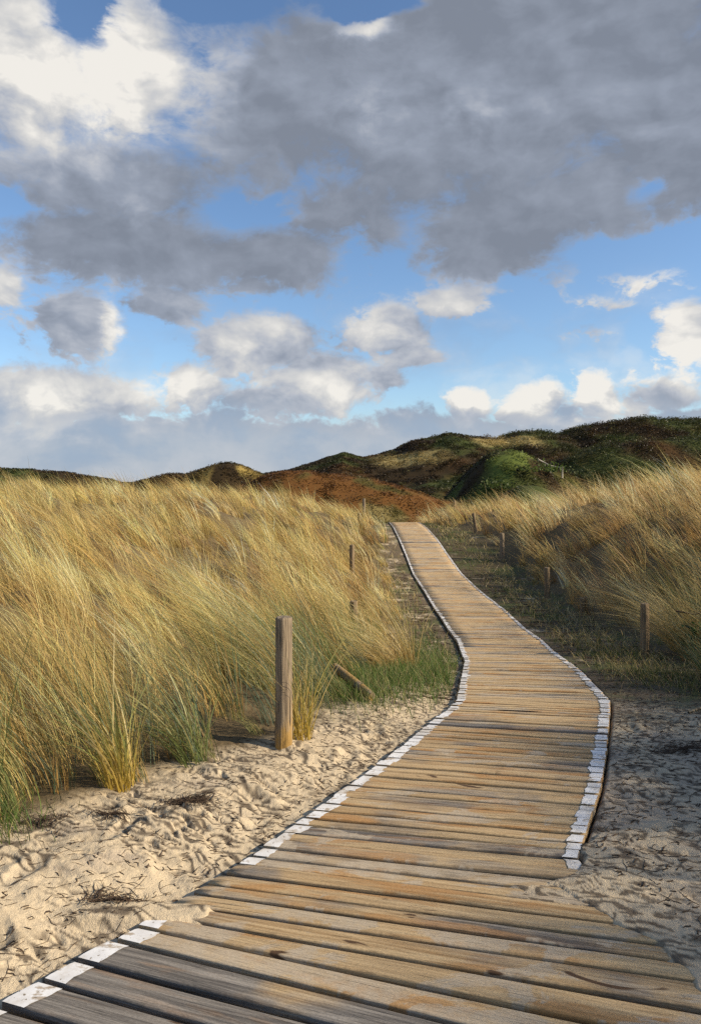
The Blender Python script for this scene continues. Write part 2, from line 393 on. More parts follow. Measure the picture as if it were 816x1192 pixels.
# ------------------------------------------------------------------ boardwalk
TIES = [((.90, .15)), (1.93, .96), (2.617, 1.85), (2.845, 2.377), (3.43, 3.18), (5.5, 5.24), (8.14, 8.0), (10.27, 10.1), (12.46, 12.4), (15.79, 15.79), (29.17, 29.17), (33.4, 33.4)]
boardwalk = tag(empty('boardwalk', (0, 0, 0)), 'timber boardwalk of crosswise planks with white painted edges winding into the dunes', 'boardwalk')
def plank_rows():
    rows = []; yl, yr = TIES[0]
    t = 0.; i = 0
    cur = 0.
    # arc length along the middle of the walk
    S = []; P = []
    for (a, b) in zip(TIES[:-1], TIES[1:]):
        for q in np.linspace(0, 1, 60, endpoint=False):
            P.append((lerp(a[0], b[0], q), lerp(a[1], b[1], q)))
    P = np.array(P)
    mid = np.column_stack([(xl(P[:, 0])+xr(P[:, 1]))/2, (P[:, 0]+P[:, 1])/2])
    S = np.concatenate([[0], np.cumsum(np.linalg.norm(np.diff(mid, axis=0), axis=1))])
    s = .05
    r = np.random.default_rng(12)
    while s < S[-1]-.1:
        y = np.interp(s, S, mid[:, 1])
        pitch = np.interp(y, [2.0, 2.3, 2.5, 2.65, 3.3, 4.2, 40], [.130, .126, .108, .092, .084, .077, .080])*r.uniform(.95, 1.05)
        gap = np.interp(y, [2., 2.6, 3.2, 5.2, 6, 9, 40], [.022, .011, .011, .0125, .009, .006, .005])*r.uniform(.6, 1.4)
        a, b = s, s+pitch-gap
        rows.append(tuple((np.interp(q, S, P[:, 0]), np.interp(q, S, P[:, 1])) for q in (a, b)) + (y,))
        s += pitch
    return rows
ROWS = plank_rows()
def plank_geo(row, r, far=False):
    (yl0, yr0), (yl1, yr1), y = row
    jl, jr = r.normal(0, .006 if y < 3.2 else .0022, 2)
    A0 = np.array([xl(yl0)+jl, yl0]); A1 = np.array([xl(yl1)+jl, yl1]); B0 = np.array([xr(yr0)+jr, yr0]); B1 = np.array([xr(yr1)+jr, yr1])
    n = 26 if not far else 6
    t = np.linspace(0, 1, n)
    wob = fbm(t*2.2+r.uniform(0, 90), np.full(n, r.uniform(0, 90)), 3, 2)*(.007 if y < 4.2 else .004)
    F0 = A0+(B0-A0)*t[:, None]; F1 = A1+(B1-A1)*t[:, None]
    w = np.linalg.norm(F1-F0, axis=1)[:, None]
    d = (F1-F0)/w
    F0 = F0+d*wob[:, None]; F1 = F1+d*(wob+r.normal(0, .0015))[:, None]
    b = .006
    lift = r.normal(0, .0025); tilt = r.normal(-.0025, .0025 if y < 6 else .0015)
    z0 = np.interp(t, [0, 1], [zb(yl0), zb(yr0)]) + lift - 0*tilt; z1 = np.interp(t, [0, 1], [zb(yl1), zb(yr1)]) + lift + tilt
    bow = fbm(t*1.7+r.uniform(0, 90), np.full(n, r.uniform(0, 90)), 5, 2)*.004
    th = .045
    prof = [(0, -th), (0, -b), (b*.3, -b*.3), (b, 0), (.5, .0012), (1-b, 0), (1-b*.3, -b*.3), (1, -b), (1, -th)]
    V = []; uv = []
    ou, ov = r.uniform(0, 60, 2)
    L = np.linalg.norm(B0-A0)
    for k, (u, h) in enumerate(prof):
        if u == b: uu = b/w[:, 0]
        elif u == b*.3: uu = b*.3/w[:, 0]
        elif u == 1-b: uu = 1-b/w[:, 0]
        elif u == 1-b*.3: uu = 1-b*.3/w[:, 0]
        else: uu = np.full(n, float(u))
        p = F0+(F1-F0)*uu[:, None]
        V.append(np.column_stack([p, z0+(z1-z0)*uu+h+bow])); uv.append(np.column_stack([t*L+ou, np.full(n, ov)+uu*w[:, 0]-h]))
    V = np.stack(V, 1); uv = np.stack(uv, 1)                         # n, 9, 3
    k = len(prof)
    idx = np.arange(n*k).reshape(n, k)
    F = [np.stack([idx[:-1, j], idx[1:, j], idx[1:, (j+1) % k], idx[:-1, (j+1) % k]], -1) for j in range(k)]
    F = np.concatenate(F)
    caps = []
    for e, rev in ((idx[0], False), (idx[-1], True)):
        for q in ((0, 1, 7, 8), (1, 2, 6, 7), (2, 3, 5, 6)):
            f = [e[i] for i in q]; caps.append(f if not rev else f[::-1])
        f = [e[3], e[4], e[4], e[5]]
    F = np.concatenate([F, np.array(caps)])
    # weathering values per plank: grey, sand film, tone
    if y < 2.62 and yl0 < 2.60: grey, sand = r.uniform(.8, 1.0), r.uniform(.0, .25)
    elif y < 3.4: grey, sand = r.uniform(.05, .42), r.uniform(.25, .62)
    elif y < 5.2: grey, sand = r.uniform(.0, .38), r.uniform(.1, .5)
    else: grey, sand = r.uniform(.0, .32), r.uniform(.15, .6)
    tone = r.uniform(0, .6) if y < 5.3 else r.uniform(.5, 1)
    if y > 3.3 and r.random() < .16: grey = min(1., grey+.4)
    C = np.tile(np.array([grey, sand, tone]), (n*k, 1))
    return V.reshape(-1, 3), F, C, uv.reshape(-1, 2), (F0, F1, z0, z1, bow, A0, B0)
def stripe_piece(info, side, r, width):
    """painted end of one plank: a thin skin 1.5 mm above the wood, its inner border torn"""
    F0, F1, z0, z1, bow, A0, B0 = info
    L = np.linalg.norm(B0-A0); m = 7
    far = B0[1] > 5.4; us = np.linspace(-.09, 1.05, m) if far else np.linspace(-.085, 1.02, m) if B0[1] > 2.9 else np.linspace(-.02, 1.0, m); V = []
    wd = width*(1+r.normal(0, .05))
    inner = wd + np.cumsum(r.normal(0, .004, m))
    for u, q in zip(us, inner):
        for tt in (.003, q):
            t = tt/L if side < 0 else 1-tt/L
            g = np.interp(t, np.linspace(0, 1, len(F0)), np.arange(len(F0))); i = min(int(g), len(F0)-2); f = g-i
            p0 = lerp(F0[i], F0[i+1], f); p1 = lerp(F1[i], F1[i+1], f)
            p = lerp(p0, p1, u); z = lerp(lerp(z0[i], z0[i+1], f), lerp(z1[i], z1[i+1], f), u)+lerp(bow[i], bow[i+1], f)+.0035
            V.append((p[0], p[1], z - (.003 if u in (us[0], us[-1]) and not far else 0) + (.0005 if far else 0)))
    V = np.array(V); F = np.array([(2*i, 2*i+1, 2*i+3, 2*i+2) for i in range(m-1)])
    if side > 0: F = F[:, ::-1]
    return V, F
def cat(parts):
    o = 0; Vs = []; Fs = []
    for V, F in parts:
        Vs.append(V); Fs.append(F+o); o += len(V)
    return np.concatenate(Vs), np.concatenate(Fs)
def build_boardwalk():
    r = np.random.default_rng(5); farV = []; farC = []; farU = []; sl = []; sr = []
    seen = 0
    for row in ROWS:
        y = row[2]; indiv = y > 1.35 and seen < 100
        V, F, C, uv, info = plank_geo(row, r, far=not indiv and y > 6)
        yl, yr = row[0]
        if yl < 2.72 or yl > 3.10:
            wd = .085 if yl < 2.9 else np.interp(yl, [3, 5.4, 9, 20], [.072, .066, .052, .046])
            sl.append(stripe_piece(info, -1, r, wd))
        if yr > 3.05 or (yr > 2.93 and r.random() < .0): sr.append(stripe_piece(info, 1, r, np.interp(yr, [3, 5.4, 9, 20], [.066, .072, .052, .046])))
        if indiv:
            seen += 1
            o = link('plank', np_mesh('plank', V, F, C, uv), M_WOOD, boardwalk, smooth=False)
            if y < 2.3 and seen < 6: o['label'] = 'bare grey weathered plank'
        else: farV.append((V, F)); farC.append(C); farU.append(uv)
    V, F = cat(farV)
    tag(link('plank', np_mesh('plank', V, F, np.concatenate(farC), np.concatenate(farU)), M_WOOD, boardwalk), kind='stuff')
    i = next(k for k, q in enumerate(sl) if q[0][0, 1] > 2.9)
    for s in (sl[:i], sl[i:], sr):
        V, F = cat(s); link('edge_stripe', np_mesh('edge_stripe', V, F), M_PAINT, boardwalk)
    # bearers under the planks
    ys = np.linspace(1.2, 33, 120)
    for fr in (.12, .88):
        c = np.column_stack([lerp(xl(ys), xr(ys), fr), ys, zb(ys)-.052]); V = []
        for dx, dz in ((-.03, 0), (.03, 0), (.03, -.07), (-.03, -.07)): V.append(c+np.array([dx, 0, dz]))
        V = np.stack(V, 1).reshape(-1, 3); idx = np.arange(len(V)).reshape(-1, 4)
        F = np.concatenate([np.stack([idx[:-1, j], idx[:-1, (j+1) % 4], idx[1:, (j+1) % 4], idx[1:, j]], -1) for j in range(4)])
        link('bearer', np_mesh('bearer', V, F), M_POST2, boardwalk)
build_boardwalk()

# ------------------------------------------------------------------ grass
STRAW = np.array([[.68, .52, .22], [.60, .43, .155], [.78, .64, .33], [.54, .42, .17], [.46, .38, .13]])
GREENS = np.array([[.15, .19, .055], [.20, .23, .075], [.15, .20, .12], [.27, .27, .10]])
def blades(root, h, lean, bend, width, base_c, tip_c, seg=4, r=rng):
    """root (n,3); lean (n,2) unit-ish horizontal direction x amount; bend: how far the tip droops over"""
    n = len(root)
    t = np.linspace(0, 1, seg+1)
    az = r.uniform(0, 2*math.pi, n)
    wv = np.column_stack([np.cos(az), np.sin(az)*.6, np.zeros(n)])
    V = np.zeros((n, seg+1, 2, 3), np.float32); C = np.zeros((n, seg+1, 2, 3), np.float32)
    for i, q in enumerate(t):
        up = h*(q - bend*q*q*.55); out = h*(.35*q + .65*q*q)
        p = root + np.column_stack([lean[:, 0]*out, lean[:, 1]*out, up])
        ww = width*(1-q**2.2*.92)*.5
        V[:, i, 0] = p - wv*ww[:, None]; V[:, i, 1] = p + wv*ww[:, None]
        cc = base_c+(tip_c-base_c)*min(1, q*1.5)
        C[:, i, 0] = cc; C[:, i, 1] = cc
    k = (seg+1)*2
    off = np.arange(n)[:, None]*k
    F = np.concatenate([off + np.array([2*i, 2*i+1, 2*i+3, 2*i+2]) for i in range(seg)], 0)
    return V.reshape(-1, 3), F.astype(np.int32), C.reshape(-1, 3)
def wind(x, y):
    a = math.pi + fbm(x*.22, y*.22, 111, 3)*.8 + .0       # tips are blown towards -X
    s = .62 + fbm(x*.4, y*.4, 113, 2)*.35
    return np.cos(a)*s, np.sin(a)*s*.8
def field(side, name, label):
    r = np.random.default_rng(21 if side < 0 else 22)
    Vs = []; Fs = []; Cs = []
    bands = [(-1.5 if side > 0 else 1.6, 6.5, 25, 44, .0042), (6.5, 11, 17, 34, .0058), (11, 18, 9.5, 26, .0095), (18, 37, 5.0, 20, .017)]
    o = 0
    for y0, y1, dens, nb, wd in bands:
        if side < 0: x0, x1 = -.56*y1-1.5, 1.3
        else: x0, x1 = 2.8, max(.62*y1+2.2, 8.5)
        n = int((x1-x0)*(y1-y0)*dens)
        x = r.uniform(x0, x1, n); y = r.uniform(y0, y1, n)
        d = gl(y)-x if side < 0 else x-gr(y)
        d = d + fbm(x*1.6, y*1.6, 131, 2)*.35
        keep = (d > 0) & (np.abs(x) < np.maximum(.56*y+(1.6 if side < 0 else 2.3), 8.5 if side > 0 else 0))
        den = fbm(x*.8, y*.8, 133, 3) + .35*fbm(x*.3, y*.3, 134, 2)
        keep &= (r.random(n) < np.maximum(sstep(-.28, .20, den)*.66+.34, .92*sstep(1.7, .7, d)))
        x, y, d, den = x[keep], y[keep], d[keep], den[keep]
        n = len(x)
        th = (.60 + .34*fbm(x*.6, y*.6, 135, 3)+.13*r.normal(size=n))*sstep(-.5, .55, d)
        thin = sstep(.10, -.25, den); th = np.clip(th*(1-.50*thin*sstep(.4, 1.6, d)), .14, 1.0)
        grn = np.clip(sstep(1.7, -.1, d+fbm(x*.9, y*.9, 137, 2)*.7)*sstep(14, 6, y)*.85 + sstep(.1, .45, fbm(x*.45+3, y*.45, 139, 3))*.22, 0, 1)
        hue = r.integers(0, len(STRAW), n); tcol = STRAW[hue]*(1+.13*r.normal(size=(n, 1))); tcol = tcol*np.array([1.04, .99, .92])*(1.20+.30*fbm(x*.6, y*.6, 141, 3)+.20*r.normal(size=n))[:, None]
        if side > 0: tcol = tcol*np.array([.98, .94, 1.0])
        gcol = GREENS[r.integers(0, len(GREENS), n)]*(1+.15*r.normal(size=(n, 1)))
        dead = r.random(n) < .10+.35*thin; tcol[dead] *= np.array([.55, .47, .42])
        wx, wy = wind(x, y); wx = wx+.20*r.normal(size=n); wy = wy+.22*r.normal(size=n)
        rep = np.repeat(np.arange(n), nb); N = len(rep)
        rad = (.03+.09*th[rep])*np.sqrt(r.random(N))*(1+.03*y[rep]); a = r.uniform(0, 6.283, N)
        ox, oy = np.cos(a)*rad, np.sin(a)*rad
        bx, by = x[rep]+ox, y[rep]+oy
        bz = gz(bx, by)-.03
        h = th[rep]*np.clip(1.05+.28*r.normal(size=N), .35, 1.7)
        fan = .9
        lean = np.column_stack([wx[rep]+ox*fan+.13*r.normal(size=N), wy[rep]+oy*fan+.13*r.normal(size=N)])
        bend = np.clip(.50*np.hypot(lean[:, 0], lean[:, 1])+.12*r.normal(size=N), .0, 1.25)
        isg = r.random(N) < grn[rep]
        tip = np.where(isg[:, None], gcol[rep], tcol[rep])*(1+.16*r.normal(size=(N, 1)))
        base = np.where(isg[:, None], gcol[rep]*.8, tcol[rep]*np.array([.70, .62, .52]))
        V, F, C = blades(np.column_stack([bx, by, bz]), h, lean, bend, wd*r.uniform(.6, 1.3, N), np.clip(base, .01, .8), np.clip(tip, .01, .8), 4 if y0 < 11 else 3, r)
        Vs.append(V); Fs.append(F+o); Cs.append(C); o += len(V)
    me = np_mesh(name, np.concatenate(Vs), np.concatenate(Fs), np.concatenate(Cs))
    print(name, len(me.polygons))
    tag(link(name, me, M_BLADE), label, 'dune grass', kind='stuff')
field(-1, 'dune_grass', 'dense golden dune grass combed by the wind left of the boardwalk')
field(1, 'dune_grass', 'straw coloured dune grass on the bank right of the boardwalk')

def low_green():
    """short green grass between the posts and the walk, and thin wisps on the trodden verges"""
    r = np.random.default_rng(31); pts = []
    def patch(cx, cy, sx, sy, n): 
        pts.append(np.column_stack([r.normal(cx, sx, n), r.normal(cy, sy, n)]))
    patch(.25, 6.5, .25, .45, 2300); patch(.72, 7.0, .22, .5, 1500); patch(.02, 5.75, .20, .25, 1300); patch(-1.72, 3.35, .16, .14, 900); patch(.9, 8.4, .18, .8, 1100)
    patch(2.9, 7.0, .25, .5, 700); patch(3.1, 8.8, .28, .9, 600); patch(3.3, 12, .3, 2.2, 500); patch(3.4, 18, .3, 3, 400); patch(.95, 12, .2, 3, 450); patch(3.1, 25, .3, 2.5, 400)
    ng = sum(len(q) for q in pts)
    for cx, cy, sx, sy, n in ((2.85, 7.2, .25, .5, 350), (3.2, 9, .32, 1.2, 650), (3.6, 12.5, .32, 2, 650), (3.7, 18, .32, 3, 600), (3.3, 25, .3, 2.5, 400), (.8, 13, .25, 3, 600), (1.0, 20, .2, 4, 400)): patch(cx, cy, sx, sy, n)
    P = np.concatenate(pts); dry = np.arange(len(P)) >= ng
    k = (P[:, 0] < xl(P[:, 1])-.06) | (P[:, 0] > xr(P[:, 1])+.12)
    P = P[k]; dry = dry[k]; n = len(P)
    z = gz(P[:, 0], P[:, 1])-.005
    h = r.uniform(.05, .20, n)*np.where(P[:, 0] > 2, .8, 1)
    a = r.uniform(0, 6.28, n); s = r.uniform(.2, .9, n)
    col = np.array([[.10, .17, .03], [.14, .20, .045], [.08, .13, .03], [.34, .29, .12]])[r.integers(0, 4, n)]*(1+.3*r.normal(size=(n, 1)))
    col = np.where((P[:, 0] > 2)[:, None], col*np.array([.9, .75, .8]), col)
    col = np.where(dry[:, None], STRAW[r.integers(0, 5, n)]*(.75+.25*r.random((n, 1))), col); s = np.where(dry, s*1.6, s); h = np.where(dry, h*1.1, h)
    wd = np.maximum(.004, P[:, 1]*.0007)
    V, F, C = blades(np.column_stack([P, z]), h, np.column_stack([np.cos(a)*s-.15, np.sin(a)*s]), s*.5, wd, col*.8, col, 3, r)
    tag(link('short_grass', np_mesh('short_grass', V, F, np.clip(C, .01, .8)), M_BLADE), 'short green grass growing along the trodden verges of the boardwalk', 'grass', kind='stuff')
low_green()

def tuft(loc, n, h, spread, lean, label, kind='mixed', seed=1, droop=.6, wd=.0055):
    r = np.random.default_rng(seed)
    a = r.uniform(0, 6.283, n); rad = spread*np.sqrt(r.random(n))
    root = np.column_stack([np.cos(a)*rad, np.sin(a)*rad, np.full(n, -.02)])
    fa = r.normal(0, .38 if kind != 'straw' else .24, (n, 2))
    ln = np.column_stack([lean[0]+fa[:, 0]+root[:, 0]*3, lean[1]+fa[:, 1]*.8+root[:, 1]*3])
    hh = h*np.clip(.95+.3*r.normal(size=n), .3, 1.6)
    if kind == 'mixed':
        tip = GREENS[r.integers(0, 4, n)]*1.15; base = np.tile([.52, .36, .06], (n, 1))
        s = r.random(n) < .35; tip[s] = STRAW[r.integers(0, 5, s.sum())]
    elif kind == 'green':
        tip = GREENS[r.integers(0, 4, n)]; base = tip*1.1
        s = r.random(n) < .25; tip[s] = STRAW[r.integers(0, 5, s.sum())]
    else:
        tip = STRAW[r.integers(0, 5, n)]; base = tip*np.array([.7, .6, .5])
    tip = tip*(1+.15*r.normal(size=(n, 1)))
    V, F, C = blades(root, hh, ln, np.clip(droop*np.hypot(ln[:, 0], ln[:, 1])+.1*r.normal(size=n), 0, 1.5), wd*r.uniform(.6, 1.3, n), np.clip(base, .01, .8), np.clip(tip, .01, .8), 6, r)
    z = float(gz(loc[0], loc[1])[0])
    o = link('marram_tuft', np_mesh('marram_tuft', V, F, C), M_BLADE, loc=(loc[0], loc[1], z))
    return tag(o, label, 'grass tuft', 'single tufts of marram at the sand edge')
tuft((-1.17, 3.83), 95, .62, .07, (-.30, .0), 'tall tuft with yellow stem bases rising straight from the sand edge, nearest the camera', 'mixed', 1, .6, .0075)
tuft((-.86, 4.12), 110, .58, .07, (-.55, .05), 'grey green tuft leaning left between the yellow-based tuft and the tall post', 'green', 2, .6, .007)
tuft((-.30, 4.58), 110, .62, .08, (-.15, .05), 'straw and green tuft hugging the right side of the tall weathered post', 'mixed', 3, .5)
tuft((.42, 7.5), 420, .85, .26, (-.95, .0), 'big golden tuft arching left over the green patch behind the fallen post', 'straw', 4, .85)
tuft((4.0, 8.9), 520, .85, .20, (-.80, .05), 'pale arching tuft on the right bank just beyond the near right post', 'straw', 5, .75)
tuft((-1.78, 3.42), 130, .34, .10, (-.2, -.15), 'low green tuft at the lower left where grass meets the sand', 'green', 6, .7)

# ------------------------------------------------------------------ fence posts
def tube(pts, rads, nseg=12, jit=0., seed=0, cap=True):
    r = np.random.default_rng(seed); pts = np.array(pts, float); n = len(pts); V = []
    ph = r.uniform(0, 6)
    for i, p in enumerate(pts):
        d = pts[min(i+1, n-1)]-pts[max(i-1, 0)]; d = d/np.linalg.norm(d)
        a = np.array([1., 0, 0]) if abs(d[0]) < .8 else np.array([0, 1., 0])
        u = np.cross(d, a); u /= np.linalg.norm(u); v = np.cross(d, u)
        for k in range(nseg):
            q = 2*math.pi*k/nseg
            rr = rads[i]*(1+jit*(math.sin(2*q+ph)*.5+math.sin(3*q+ph*2+i*.6)*.35+r.normal()*.25))
            V.append(p+(u*math.cos(q)+v*math.sin(q))*rr)
    V = np.array(V); idx = np.arange(n*nseg).reshape(n, nseg); nx = np.roll(idx, -1, 1)
    F = np.stack([idx[:-1], idx[1:], nx[1:], nx[:-1]], -1).reshape(-1, 4)
    if cap:
        h = nseg//2
        F = np.concatenate([F, np.array([(q[i], q[i+1], q[nseg-2-i], q[nseg-1-i]) if e else (q[nseg-1-i], q[nseg-2-i], q[i+1], q[i]) for e, q in ((0, idx[0]), (1, idx[-1])) for i in range(h-1)])])
    return V, F
def tri_fix(me):
    me.validate(); return me
def post(x, y, h, rad, lean, label, mat, seed, top=None, nseg=20):
    r = np.random.default_rng(seed)
    z = float(gz(x, y)[0]) if top is None else top-h
    n = 14; zs = np.concatenate([np.linspace(-.25, h-.012, n-2), [h-.004, h]])
    pts = [(lean[0]*max(q, 0)+.004*math.sin(q*5+seed), lean[1]*max(q, 0), q) for q in zs]
    rads = [rad*(1.04-.06*q/h+.015*math.sin(q*9+seed)) for q in zs]; rads[-1] *= .86; rads[-2] *= .97
    V, F = tube(pts, rads, nseg, .07, seed)
    o = link('fence_post', tri_fix(np_mesh('fence_post', V, F)), mat, loc=(x, y, z), smooth=True)
    o.data.set_sharp_from_angle(angle=R(45))
    return tag(o, label, 'post', 'wooden posts along both sides of the boardwalk')
tall = post(-.40, 4.46, .76, .050, (.012, 0), 'tall weathered post at the left sand edge with an ochre-stained foot', M_POST, 1)
post(.045, 9.9, .40, .055, (.0, 0), 'dark post stub barely showing above the grass behind the big arching tuft', M_POST2, 2, top=.02)
post(.045, 16.5, .75, .055, (-.02, 0), 'short dark post in left grass between the low stub and crest pair', M_POST2, 3, top=.20)
post(.29, 25.0, .9, .055, (0, 0), 'nearer and lower of the two posts standing together on the left crest', M_POST2, 4, top=.54)
post(.52, 30.2, 1.2, .058, (.02, 0), 'farther and taller of the two posts standing together on the left crest', M_POST, 5, top=.90)
post(3.36, 8.6, .80, .050, (.01, 0), 'nearest post on the right, dark with one sunlit edge', M_POST2, 6, top=.20)
post(3.87, 14.8, .75, .055, (.0, 0), 'black-looking upright post in the right grass, second from the near right post', M_POST2, 7, top=-.10)
post(4.02, 13.0, .55, .055, (.0, 0), 'low dark stub almost hidden in the right grass beside the black-looking post', M_POST2, 8, top=-.42)
post(4.05, 20.0, .85, .060, (-.03, 0), 'sunlit pale brown post leaning slightly in the right grass, midway to the crest', M_POST, 9, top=.22)
post(4.15, 24.6, .95, .055, (-.14, 0), 'dark post tilting left in the right grass short of the crest', M_POST2, 10, top=.55)
post(4.15, 30.0, .95, .055, (0, 0), 'thin upright dark post on the right crest beside the end of the boardwalk', M_POST2, 11, top=.82)
a_ = np.linspace(0, math.pi, 7)
V_, F_ = tube([(-.052-.012*math.sin(q)*1., -.012+.0*q, .66+.016*math.cos(q)) for q in a_], [.0018]*7, 6, 0, 0, True)
M_STEEL = mat_plain('dull_galvanised_steel', c4(.35, .35, .36), c4(.6, .6, .6), 90)
link('staple', np_mesh('staple', V_, F_), M_STEEL, tall)
# fallen post
def fallen():
    a = np.array([-.13, 6.15]); b = np.array([.16, 5.55])
    za = float(near_ground(a[:1], a[1:])[0]); zb_ = float(near_ground(b[:1], b[1:])[0])
    p0 = np.array([a[0], a[1], za+.13]); p1 = np.array([b[0], b[1], zb_+.015])
    pts = [lerp(p0, p1, q)-p1 for q in np.linspace(0, 1, 9)]
    V, F = tube(pts, [.032, .037, .036, .036, .038, .037, .036, .035, .030], 16, .06, 3)
    o = link('fallen_post', tri_fix(np_mesh('fallen_post', V, F)), M_POST, loc=tuple(p1), smooth=True); o.data.set_sharp_from_angle(angle=R(45))
    tag(o, 'broken post lying slanted in the green grass behind the tall weathered post', 'fallen post')
fallen()

# rail on the far green hump
def far_rail():
    f = empty('rail_fence', (15.6, 61.0, 0)); tag(f, 'small pale wooden rail fence on the green hump of the far dunes', 'fence')
    P = [(15.2, 61.0), (16.1, 60.6), (16.9, 60.0)]
    tops = []
    for x, y in P:
        z = float(hills(np.array([x]), np.array([y]))[0]); h = .95
        V, F = tube([(x-15.6, y-61, z-.3), (x-15.6, y-61, z+h*.5), (x-15.6, y-61, z+h)], [.07, .07, .065], 8, .05, 3)
        link('post', tri_fix(np_mesh('post', V, F)), M_RAIL, f); tops.append((x-15.6, y-61, z+h-.12))
    for a, b in zip(tops[:-1], tops[1:]):
        V, F = tube([a, b], [.06, .06], 8, .05, 4); link('rail', tri_fix(np_mesh('rail', V, F)), M_RAIL, f)
far_rail()

# ------------------------------------------------------------------ debris on the sand
def root_clump(px, py, n, s, label, seed):
    r = np.random.default_rng(seed); parts = []
    for i in range(int(n*1.2)):
        p = np.clip(np.array([r.normal(0, s), r.normal(0, s*.42)]), -1.5*s, 1.5*s)*r.uniform(.4, 1.); a = r.normal(.25, .8); L = r.uniform(.03, .09)
        k = 5; pts = []
        for j in range(k):
            q = p + np.array([math.cos(a), math.sin(a)])*L*j/(k-1); a += r.normal(0, .28)
            z = float(gz(px+q[0], py+q[1])[0])
            pts.append((q[0], q[1], z+.002+r.uniform(0, .012)))
        rad = r.uniform(.0007, .0019); parts.append(tube(pts, [rad, rad, rad*.9, rad*.8, rad*.4], 5, 0, i, False))
    V, F = cat(parts)
    o = link('root_clump', np_mesh('root_clump', V, F), M_ROOT, loc=(px, py, 0))
    tag(o, label, 'root clump', 'clumps of dead roots on the sand')
root_clump(-.80, 3.66, 150, .10, 'largest dark mat of dead roots on the sand, below the two green tufts', 1)
root_clump(-1.12, 3.47, 70, .07, 'small dark root clump on the sand left of the largest root mat', 2)
root_clump(-1.42, 3.40, 70, .08, 'flat root clump at the foot of the low green tuft', 3)
root_clump(-.92, 2.86, 90, .075, 'root clump on bare sand beside the unpainted plank ends', 4)
root_clump(.88, 3.29, 110, .07, 'black root tangle on the sand drift at the right plank ends', 5)
root_clump(2.0, 4.55, 160, .16, 'broad dark root mat in the shaded sand right of the boardwalk', 6)
def litter():
    r = np.random.default_rng(9); parts = []
    def place(x, y, n, L0, L1, rad):
        for i in range(n):
            p = np.array([x[i], y[i]]); a = r.normal(.35, .5)+(math.pi if r.random() < .5 else 0); L = r.uniform(L0, L1); k = 4; pts = []
            for j in range(k):
                q = p+np.array([math.cos(a), math.sin(a)])*L*j/(k-1); a += r.normal(0, .2); pts.append(q)
            pts = np.array(pts)
            if np.any((pts[:, 0] > xl(pts[:, 1])-.03) & (pts[:, 0] < xr(pts[:, 1])+.03)): continue
            z = gz(pts[:, 0], pts[:, 1])+rad*.8
            parts.append(tube(np.column_stack([pts, z]), [rad, rad, rad*.8, rad*.4], 4, 0, i, False))
    n = 1500; y = r.uniform(2.3, 6.5, n); place(xl(y)-np.abs(r.normal(.05, .6, n)), y, n, .006, .035, .0022)
    n = 1300; y = r.uniform(2.3, 7.5, n); place(xr(y)+np.abs(r.normal(.1, .8, n)), y, n, .006, .04, .0026)
    n = 700; y = r.uniform(2.3, 6.5, n); place(xl(y)-np.abs(r.normal(.05, .5, n)), y, n, .015, .10, .0013)
    n = 700; y = r.uniform(2.4, 7.5, n); place(xr(y)+np.abs(r.normal(.1, .7, n)), y, n, .015, .11, .0015)
    n = 500; y = r.uniform(6, 20, n); place(xl(y)-np.abs(r.normal(.1, .35, n)), y, n, .05, .3, .005)
    n = 500; y = r.uniform(7, 24, n); place(xr(y)+np.abs(r.normal(.2, .5, n)), y, n, .05, .3, .005)
    V, F = cat(parts)
    tag(link('sand_litter', np_mesh('sand_litter', V, F), M_ROOT), 'fine dead stalks and root bits strewn over the sand', 'litter', kind='stuff')
litter()
def twig(pts, rad, label, mat=M_TWIG):
    P = np.array(pts, float); z = gz(P[:, 0], P[:, 1]); Q = np.column_stack([P[:, 0]-P[0, 0], P[:, 1]-P[0, 1], z+P[:, 2]])
    V, F = tube(Q, np.linspace(rad, rad*.4, len(Q)), 6, .05, 2, False)
    tag(link('twig', np_mesh('twig', V, F), mat, loc=(P[0, 0], P[0, 1], 0), smooth=True), label, 'twig')
twig([(2.45, 5.45, .012), (2.65, 5.55, .03), (2.85, 5.7, .035), (3.05, 5.85, .02)], .010, 'pale bare twig lying on the shaded sand right of the boardwalk bend')
twig([(3.55, 8.2, .55), (3.75, 8.18, .50), (4.0, 8.2, .48), (4.3, 8.25, .42)], .009, 'dark straight twig held in the grass right of the near right post', M_ROOT)
twig([(2.85, 17.6, .02), (3.1, 17.5, .04), (3.35, 17.7, .12), (3.55, 18.0, .3)], .014, 'pale curved twig on the dark verge right of the far boardwalk')

